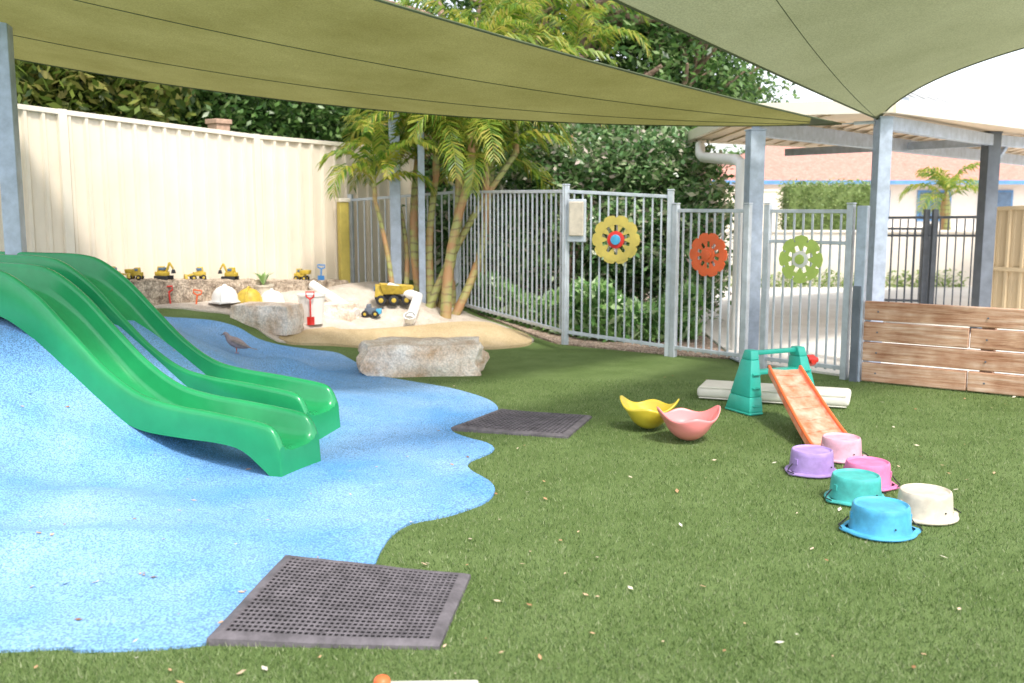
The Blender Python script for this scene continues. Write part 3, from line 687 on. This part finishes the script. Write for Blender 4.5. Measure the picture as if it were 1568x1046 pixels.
def spade(p,k,h=.32,rz=0,lean=0):
    mb=MB(); R=Matrix.Translation(p)@Matrix.Rotation(rz,4,'Z')@Matrix.Rotation(lean,4,'Y')
    f=lambda x,y,z: R@Vector((x,y,z))
    mb.tube([f(0,0,.05),f(0,0,h*.8)],.009,k,seg=8)
    mb.tube([f(0,0,h*.78),f(-.04,0,h*.86),f(-.045,0,h),f(.045,0,h),f(.04,0,h*.86),f(0,0,h*.78)],.009,k,seg=8)
    mb.grid([[f(x_,.01*abs(x_)/.05+dy,z_) for x_ in (-.04,-.02,0,.02,.04)] for z_,dy in ((.09,0),(.05,.005),(0,.0))],k)
    mb.obj('toy_spade',smooth=True,solid=.004,split=50)
spade(p+Vector((.02,-.17,.0)),'red',.36)
mb=MB(); a_=PD(478,436,11.6); b_=PD(545,480,11.3); mb.tube([a_,a_.lerp(b_,.5),b_],.055,'white',seg=16); mb.obj('pvc_pipe',smooth=True,split=50)
mb=MB(); a_=PD(596,440,11.9); c_=PD(640,455,11.7); b_=PD(628,490,11.3); mb.tube([a_,a_.lerp(c_,.7),c_,c_.lerp(b_,.3),b_],.06,'white',seg=16); mb.lathe([(.07,0),(.07,.07),(.06,.07)],'white',mtx=Matrix.Translation(b_)@Matrix.Rotation(.6,4,'X')); mb.obj('pvc_pipe',smooth=True,split=50)
def wheel(mb,c,R,w,ax):
    ax=Vector(ax); mb.tube([Vector(c)-ax*w/2,Vector(c)+ax*w/2],R,'black',seg=18); mb.tube([Vector(c)-ax*w*.56,Vector(c)+ax*w*.56],R*.5,'toyyel',seg=12)
p=hit(603,484); p.z=sandz(p)+.01; mb=MB(); rz=.15; R=Matrix.Rotation(rz,3,'Z'); f=lambda x,y,z: p+R@Vector((x,y,z))
for x_ in (-.15,.0,.15):
    for y_ in (-.1,.1): wheel(mb,f(x_,y_,.06),.06,.045,R@Vector((0,1,0)))
mb.box(f(0,0,.09),(.44,.14,.05),'black',rz=rz)
mb.box(f(-.17,0,.17),(.1,.2,.14),'toyyel',rz=rz,taper=.85); mb.box(f(-.19,0,.19),(.085,.15,.05),'glass',rz=rz)
mb.add([f(-.12,-.11,.13),f(.2,-.11,.13),f(.2,.11,.13),f(-.12,.11,.13),f(-.16,-.13,.25),f(.24,-.13,.22),f(.24,.13,.22),f(-.16,.13,.25)],[(3,2,1,0),(0,1,5,4),(1,2,6,5),(2,3,7,6),(3,0,4,7)],'toyyel')
mb.obj('toy_dump_truck',bevel=.006,smooth=True)
p=hit(568,494); p.z=sandz(p); mb=MB(); mb.box(p+Vector((0,0,.07)),(.13,.1,.07),'dark')
for x_ in(-.06,.06): wheel(mb,p+Vector((x_,-.06,.04)),.04,.03,(0,1,0)); wheel(mb,p+Vector((x_,.06,.04)),.04,.03,(0,1,0))
mb.box(p+Vector((-.02,0,.125)),(.06,.08,.05),'dark',taper=.8); mb.box(p+Vector((.1,-.03,.07)),(.06,.08,.06),'bblue'); mb.obj('toy_tractor',bevel=.006,smooth=True)
def digger(x,y,s,flip,kind,i):
    t=(x-195)/(523-195.); t=t*10.25/(10.25*t+12.55*(1-t)); q=L0.lerp(L1,t); p=Vector((q.x,q.y-.02,q.z+.125)); mb=MB(); rz=random.uniform(-.5,.5)+(math.pi if flip else 0); R=Matrix.Rotation(rz,3,'Z'); f=lambda a,b,c: p+R@Vector((a*s,b*s,c*s))
    for y_ in(-.06,.06):
        if kind==0: mb.box(f(0,y_,.03),(.18*s,.04*s,.05*s),'black',rz=rz)
        else:
            wheel(mb,f(-.06,y_,.035),.035*s,.03*s,R@Vector((0,1,0))); wheel(mb,f(.06,y_,.035),.035*s,.03*s,R@Vector((0,1,0)))
    mb.box(f(-.02,0,.08),(.15*s,.1*s,.05*s),'toyyel',rz=rz); mb.box(f(-.03,0,.135),(.075*s,.085*s,.07*s),'toyyel',rz=rz,taper=.85); mb.box(f(-.015,0,.14),(.06*s,.09*s,.035*s),'glass',rz=rz)
    if kind==0:
        mb.beam(f(.04,0,.1),f(.09,0,.22),.022*s,.026*s,'toyyel'); mb.beam(f(.09,0,.22),f(.14,0,.14),.018*s,.02*s,'toyyel'); mb.box(f(.14,0,.11),(.045*s,.05*s,.05*s),'black',rz=rz,taper=.6)
    elif kind==1:
        mb.beam(f(.05,.04,.08),f(.13,.04,.06),.012*s,.02*s,'toyyel'); mb.beam(f(.05,-.04,.08),f(.13,-.04,.06),.012*s,.02*s,'toyyel'); mb.box(f(.15,0,.05),(.04*s,.13*s,.06*s),'toyyel',rz=rz,taper=.7)
    else:
        mb.box(f(.06,0,.12),(.12*s,.11*s,.06*s),'toyyel',rz=rz,taper=1.15)
    mb.obj('toy_digger',bevel=.004*s,smooth=True)
for i,(x,s,fl,kd) in enumerate([(180,.8,0,1),(210,.75,1,2),(253,.85,0,0),(305,.85,1,1),(354,.85,1,0),(463,.85,0,2)]): digger(x,430,s,fl,kd,i)
q=L0.lerp(L1,.89); spade(Vector((q.x,q.y-.05,q.z+.1)),'toyblue',.22,lean=.05)
q=L0.lerp(L1,.22); spade(Vector((q.x-.02,q.y-.3,q.z-.2)),'red',.28,lean=-.1)
q=L0.lerp(L1,.27); spade(Vector((q.x+.1,q.y-.3,q.z-.2)),'orange',.24,lean=.15)
mb=MB(); q=L0.lerp(L1,.62)+Vector((0,-.3,-.12)); mb.lathe([(.001,0),(.09,0),(.11,.2),(.12,.2),(.12,.22),(.001,.21)],'creamb',mtx=Matrix.Translation(q),seg=24)
for i in range(12):
    a=i*.55; v=Vector((math.cos(a),math.sin(a),0)); mb.add([q+Vector((0,0,.2)),q+v*.06+Vector((-.02*v.y,.02*v.x,.32)),q+v*.14+Vector((0,0,.36)),q+v*.06+Vector((.02*v.y,-.02*v.x,.32))],[(0,1,2,3)],'leafG')
mb.obj('potted_plant',smooth=True,split=50)
# ------------------------------------------------------------------ pigeon
p=hit(362,541,lambda a,b:htot(a,b))
mb=MB(); f=lambda x,y,z: p+Matrix.Rotation(.25,3,'Z')@Vector((x,y,z))*.95
M['pg']=pmat('pigeon_grey',(.36,.28,.28),rough=.8,var=.2,scale=30); M['pg2']=pmat('pigeon_wing',(.2,.16,.15),rough=.8,col2=(.36,.29,.26),scale=60); M['pg3']=pmat('pigeon_legs',(.5,.15,.12))
mb.tube([f(-.118,0,.185),f(-.113,0,.192),f(-.10,0,.196),f(-.086,0,.19),f(-.078,0,.172),f(-.068,0,.15),f(-.04,0,.125),f(0,0,.105),f(.045,0,.085),f(.085,0,.065),f(.12,0,.05)],[.004,.013,.021,.022,.022,.03,.046,.052,.043,.026,.01],'pg',seg=16)
mb.tube([f(-.118,0,.189),f(-.132,0,.184),f(-.14,0,.18)],[.005,.0035,.0008],'black',seg=8)
for s in (-1,1):
    mb.tube([f(-.05,s*.036,.135),f(-.01,s*.045,.12),f(.05,s*.038,.09),f(.11,s*.018,.06),f(.145,s*.008,.045)],[.008,.021,.02,.011,.002],'pg2',seg=10)
    mb.tube([f(0,s*.018,.07),f(.006,s*.02,.03),f(0,s*.02,.003)],[.013,.004,.003],'pg3',seg=6)
    for a in (-.5,0,.5,3.14): mb.tube([f(0,s*.02,.005),f(-.028*math.cos(a),s*.02+.02*math.sin(a),.002)],[.003,.0015],'pg3',seg=5)
    mb.tube([f(-.105,s*.018,.199),f(-.105,s*.0225,.199)],.0035,'black',seg=8)
mb.grid([[f(x_,y_*w_,z_) for y_ in (-1,-.5,0,.5,1)] for x_,w_,z_ in ((.09,.02,.062),(.14,.025,.045),(.2,.033,.03))],'pg2')
mb.obj('pigeon',smooth=True,split=60,sub=1)
# ------------------------------------------------------------------ palms
def frond(mb,base,az,el,L,droop,nl=34,ll=.42):
    pts=[]; p=Vector(base); e_=el; n=12
    for i in range(n+1):
        pts.append(p.copy()); st=L/n; p=p+Vector((math.cos(az)*math.cos(e_),math.sin(az)*math.cos(e_),math.sin(e_)))*st; e_-=droop/n*(0.6+i/n)
    mb.tube(pts,[.013*(1-.85*i/n) for i in range(n+1)],'frond',seg=5,cap=False)
    side=Vector((-math.sin(az),math.cos(az),0))
    for i in range(nl):
        t=.14+.86*i/(nl-1); x=t*n; k=min(int(x),n-1); q=pts[k].lerp(pts[k+1],x-k); tg=(pts[k+1]-pts[k]).normalized()
        up=side.cross(tg)*-1
        if up.z<0: up=-up
        l_=ll*(math.sin(math.pi*(.12+.8*t))**.7)*random.uniform(.8,1.15); w_=.013+.006*math.sin(math.pi*t)
        for s in (-1,1):
            dr=(side*s*.85+tg*(.6+.5*t)+up*random.uniform(-.1,.35)).normalized(); m_=q+dr*l_*.5; e2_=m_+(dr+Vector((0,0,-random.uniform(.5,1.4)))).normalized()*l_*.5
            wv=tg*w_; mb.add([q-wv*.4,q+wv*.4,m_+wv,m_-wv,e2_],[(0,1,2,3),(3,2,4)],'frond')
def palm(base,top,rb,nf,L,ll=.4,shaft=.5,seed=0):
    random.seed(seed); e=empty('palm_tree'); base=Vector(base);top=Vector(top); mb=MB(); n=30; pts=[];rs=[]
    cv=Vector((random.uniform(-.12,.12),random.uniform(-.1,.1),0))
    for i in range(n+1):
        t=i/n; pts.append(base.lerp(top,t)+cv*math.sin(math.pi*t)); rs.append(rb*(1.15-.4*t)*(1+.05*((i%3)==0)))
    mb.tube(pts,rs,'ptrunk',seg=10); mb.obj('trunk',smooth=True,parent=e)
    mb=MB(); mb.tube([top,top+Vector((0,0,shaft*.5)),top+Vector((0,0,shaft))],[rb*.95,rb*.8,rb*.3],'ptrunk',seg=10)
    a0=random.random()*6
    for i in range(nf):
        az=a0+i*2.399; el=rad(80-52*(i/nf)) ; frond(mb,top+Vector((0,0,shaft*(.95-.5*i/nf))),az,el,L*random.uniform(.8,1.15),rad(random.uniform(85,140)),ll=ll)
    mb.obj('fronds',smooth=False,parent=e); return e
def pz(x,y,d): 
    q=PD(x,y,d); return Vector((q.x,q.y,float(gnd(q.x,q.y))))
palm(pz(682,470,11.9),PD(722,265,12.0),.06,10,1.5,seed=1)
palm(pz(694,470,12.2),PD(745,300,12.3),.05,9,1.3,seed=2)
palm(pz(662,462,12.2),PD(668,270,12.3),.05,10,1.4,seed=3)
palm(pz(645,462,12.4),PD(640,240,12.5),.055,10,1.55,seed=4)
palm(pz(604,455,12.0),PD(574,305,11.9),.03,7,1.0,ll=.3,shaft=.3,seed=5)
palm(pz(620,458,12.3),PD(605,290,12.4),.03,7,1.05,ll=.3,shaft=.3,seed=6)
palm(pz(690,460,12.7),PD(735,150,12.9),.055,9,1.5,seed=8)
palm(pz(730,455,13.2),PD(770,95,13.5),.06,10,1.7,ll=.45,seed=9)
palm(pz(860,455,14.5),PD(880,120,14.5),.05,9,1.4,seed=12)
palm(pz(652,464,12.1),PD(790,235,12.3),.045,9,1.5,seed=14)
palm(pz(672,464,12.3),PD(700,215,12.2),.05,10,1.6,seed=15)
random.seed(11)
palm(PD(1447,440,21)*1,PD(1447,330,21),.12,9,1.1,seed=10)
palm((12.6,20.5,0),(12.6,20.5,4.2),.12,12,1.8,seed=13)
# ------------------------------------------------------------------ trees
def tree(name,base,h,ells,ncl,per,size,mat,cr=(.3,.6),rb=.18,limbs=7,up=.4,aspect=.45,seed=1,front=0):
    random.seed(seed); e=empty(name); base=Vector(base); mb=MB()
    top=base+Vector((random.uniform(-.4,.4),random.uniform(-.3,.3),h*.6)); pts=[base.lerp(top,i/8)+Vector((.08*math.sin(i*1.3),.06*math.cos(i*1.7),0)) for i in range(9)]
    mb.tube(pts,[rb*(1.2-.09*i) for i in range(9)],'bark',seg=10)
    for i in range(limbs):
        s=pts[3+i%6]; el=ells[i%len(ells)]; tgt=Vector((el[0]+random.uniform(-.7,.7)*el[3],el[1]+random.uniform(-1.2,.0)*el[4]-front,el[2]+random.uniform(-.2,.8)*el[5])); q=[s.lerp(tgt,j/6)+Vector((random.uniform(-.12,.12),random.uniform(-.12,.12),.25*math.sin(math.pi*j/6))) for j in range(7)]; q[0]=s
        mb.tube(q,[rb*.55*(1-.13*j) for j in range(7)],'bark',seg=7)
        for k in range(3):
            s2=q[2+k]; t2=s2+Vector((random.uniform(-1,1),random.uniform(-1,.4),random.uniform(.1,1.0))); mb.tube([s2,s2.lerp(t2,.5)+Vector((0,0,.08)),t2],[rb*.25,rb*.16,rb*.05],'bark',seg=5)
    mb.obj('trunk_and_limbs',smooth=True,parent=e)
    C=clumps(ells,ncl,per,cr); leaves('crown',C,size,mat,parent=e,up=up,aspect=aspect)
    return e
def el(x,y,d,rx,ry,rz,w=1): q=PD(x,y,d); return (q.x,q.y,q.z,rx,ry,rz,w)
tree('tree',(-6.2,13.5,0),4.5,[el(60,120,12.5,1.3,1,.9,1),el(160,70,13,1.3,1,1.1,1)],75,95,.17,M['leafO'],seed=2,up=.1)
tree('tree',(-4.6,15.5,0),5,[el(260,160,15,1.6,1,1.0,1),el(360,120,15.5,1.5,1.2,1.3,1),el(200,130,14.5,1.2,1,1.0,.7)],80,90,.14,M['leafD'],seed=3)
tree('tree',(-3.2,17.5,0),5,[el(450,175,17,1.6,1.2,1.2,1),el(520,140,17.5,1.5,1.2,1.5,1),el(380,185,17,1.6,1.2,1.0,.7)],80,90,.14,M['leafD'],seed=4)
tree('tree',(0.6,17.5,0),8,[el(700,90,18,2.2,1.5,2.0,1.1),el(840,60,17.5,2.0,1.5,2.0,.9),el(960,90,17,1.5,1.3,1.6,.9),el(900,-60,17.5,2.4,1.5,1.6,.9)],80,95,.15,M['leafD'],rb=.28,limbs=16,seed=5,front=.8)
tree('tree',(2.6,18.0,0),7,[el(1030,90,17.5,1.1,1.2,1.5,1),el(1095,120,17.5,.7,.9,.7,.5),el(1010,10,18,1.5,1.3,1.4,.8),el(1150,150,18.5,.4,.6,.3,.1),el(1130,-10,18,1.0,1.2,.8,.3)],65,90,.14,M['leafD'],rb=.2,limbs=12,seed=6,front=.6)
tree('tree',(-.8,16.5,0),4,[el(580,260,16.5,2.2,1,1.4,1),el(780,260,16,1.8,1,1.6,1),el(650,350,15.5,2.2,.8,1.0,.8)],80,95,.13,M['leafD'],seed=7)
e=empty('photinia_shrub'); C=clumps([el(900,270,13.8,1.1,.8,.75,1),el(1005,280,13.3,.8,.8,.85,1),el(1050,370,12.6,.45,.6,.8,.7),el(960,380,13.0,.9,.6,.7,1),el(840,330,14.0,1.0,.7,.9,.8)],75,105,(.14,.34)); leaves('foliage',C,.105,M['leafB'],parent=e,aspect=.5)
mb=MB()
for i in range(14):
    x0=.4+1.7*random.random(); y0=13.2+random.uniform(-.4,.5); mb.tube([(x0,y0,0),(x0+random.uniform(-.15,.15),y0,.7),(x0+random.uniform(-.4,.4),y0,1.6)],[.025,.02,.008],'bark',seg=6)
mb.obj('stems',smooth=True,parent=e)
C=clumps([el(800,400,13.6,1.2,.5,.8,1.2),el(740,360,14.4,.8,.5,.9,.9),el(980,440,13.4,1.0,.4,.5,1)],50,90,(.15,.35)); leaves('dark_shrub',C,.12,M['leafB'])
pts=[]
for i in range(4600):
    t=random.random(); x=-.55+t*2.7; y=13.1-1.95*max(0,min(1,(x+.55)/1.5))+abs(random.gauss(0,.55)); pts.append((x,y,.05+.48*random.random()*(1-.3*math.sin(x*5))))
leaves('groundcover_plant',np.array(pts),.2,M['leafG'],aspect=.32,up=.2)
q0,q1=PD(1198,300,20),PD(1332,300,20)
n=9000; C=np.stack([rng.uniform(q0.x,q1.x,n),q0.y+rng.uniform(-.35,.35,n),1.0+1.02*rng.random(n)],1)+rng.normal(size=(n,3))*.04; e=empty('clipped_hedge'); leaves('foliage',C,.07,M['leafH'],parent=e)
mb=MB(); mb.box(((q0.x+q1.x)/2,q0.y,1.0),(q1.x-q0.x-.15,.5,1.85),'leafH')
mb.obj('core',parent=e)
mb=MB(); mb.box((6.2,19.2,.52),(5.6,.14,1.04),'render'); mb.box((6.2,19.2,1.06),(5.7,.2,.05),'render'); mb.obj('rendered_wall',bevel=.01)
n=1100; C=np.stack([rng.uniform(3.6,8.6,n),18.9+rng.uniform(-.2,.2,n),.04+.3*rng.random(n)**2],1); leaves('low_border_plants',C,.13,M['leafH'],aspect=.3)
hs=empty('neighbour_house'); hx0,hx1,hy=7.2,21,36
mb=MB(); mb.box(((hx0+hx1)/2,hy+4,1.2),(hx1-hx0,8,2.4),'render'); mb.obj('walls',parent=hs)
mb=MB(); a=[(hx0-.6,hy-.7,2.4),(hx1+.6,hy-.7,2.4),(hx1-3,hy+4,4.0),(hx0+3,hy+4,4.0),(hx0-.6,hy+8.7,2.4),(hx1+.6,hy+8.7,2.4)]
mb.add(a,[(0,1,2,3),(3,2,5,4),(0,3,4),(1,5,2)],'tile'); mb.obj('roof',parent=hs)
mb=MB(); mb.beam((hx0-.6,hy-.72,2.36),(hx1+.6,hy-.72,2.36),.1,.14,'bluetrim')
for i in range(6): mb.box((hx0+1.3+i*2.2,hy-.03,1.55),(1.2,.08,1.1),'bluetrim'); mb.box((hx0+1.3+i*2.2,hy-.08,1.55),(1.05,.04,.95),'glass')
mb.obj('fascia_and_windows',parent=hs)
bA,bB=PD(1352,400,14.2),PD(1500,400,13.4); picket('black_pool_fence',bA,bB,0,0,1.38,1.4,'dark',sp=.1,mids=(.25,))
mb=MB()
for xx in (1415,1428): 
    q=PV(xx,400,bA,bB); mb.box((q.x,q.y,.75),(.07,.07,1.5),'dark')
mb.obj('black_gate_post',bevel=.006)
bA2,bB2=PD(1320,420,15.5),PD(1420,400,15.2); picket('black_pool_fence',bA2,bB2,0,0,1.2,1.2,'dark',sp=.1)
q0,q1=PD(1516,318,12.8),PD(1640,312,12.0); cfence('tan_metal_fence',[tuple(q0),tuple(q1),(9.5,9.5,1.6)],lambda x,y:0.02,'tanfence','tanfence')
mb=MB(); mb.beam((q0.x,q0.y-.05,.75),(q1.x,q1.y-.05,.75),.03,.05,'tanfence'); mb.obj('fence_rail')
mb=MB(); mb.box((3.3,25,.95),(8,.15,1.9),'cream'); mb.box((3.3,25,1.93),(8.1,.2,.05),'cream2'); mb.obj('boundary_wall')
C=clumps([(-14,30,3,6,2,2.5,1),(-4,32,3,6,2,3,1),(5,46,3,4,2,1.6,.6),(24,48,3,8,2,2.2,1),(14,50,3,6,2,1.5,.6),(-24,20,3,5,4,3,1)],60,90,(.8,1.3)); leaves('distant_trees',C,.4,M['leafD'])
# ------------------------------------------------------------------ light, sky, camera
w=bpy.data.worlds.new("World"); scene.world=w; w.use_nodes=True; nt=w.node_tree; bg=nt.nodes['Background']
sky=nt.nodes.new('ShaderNodeTexSky'); sky.sky_type='NISHITA'; sky.sun_disc=False
SD=Vector((.30,-.55,.95)).normalized(); sky.sun_elevation=math.asin(SD.z); sky.sun_rotation=math.atan2(SD.x,SD.y)
sky.air_density=1.0; sky.dust_density=2.0; sky.ozone_density=.6
hs_=nt.nodes.new('ShaderNodeHueSaturation'); hs_.inputs['Saturation'].default_value=.3; hs_.inputs['Value'].default_value=2.5
nt.links.new(sky.outputs[0],hs_.inputs['Color']); nt.links.new(hs_.outputs[0],bg.inputs['Color']); bg.inputs['Strength'].default_value=.15
sl=bpy.data.lights.new('sun','SUN'); sl.energy=3.5; sl.angle=rad(8); sl.color=(1,.95,.87); so=bpy.data.objects.new('sun',sl); scene.collection.objects.link(so); so.rotation_euler=SD.to_track_quat('Z','Y').to_euler()
cam=bpy.data.cameras.new('camera'); co=bpy.data.objects.new('camera',cam); scene.collection.objects.link(co); co.location=(0,0,EYE); co.rotation_euler=(rad(90)-PIT,0,0)
cam.lens=35; cam.sensor_width=36; cam.clip_end=1500; cam.clip_start=.05
cam.dof.use_dof=True; cam.dof.focus_distance=6.0; cam.dof.aperture_fstop=2.5
scene.camera=co
scene.view_settings.view_transform='Standard'; scene.view_settings.look='None'; scene.view_settings.exposure=0
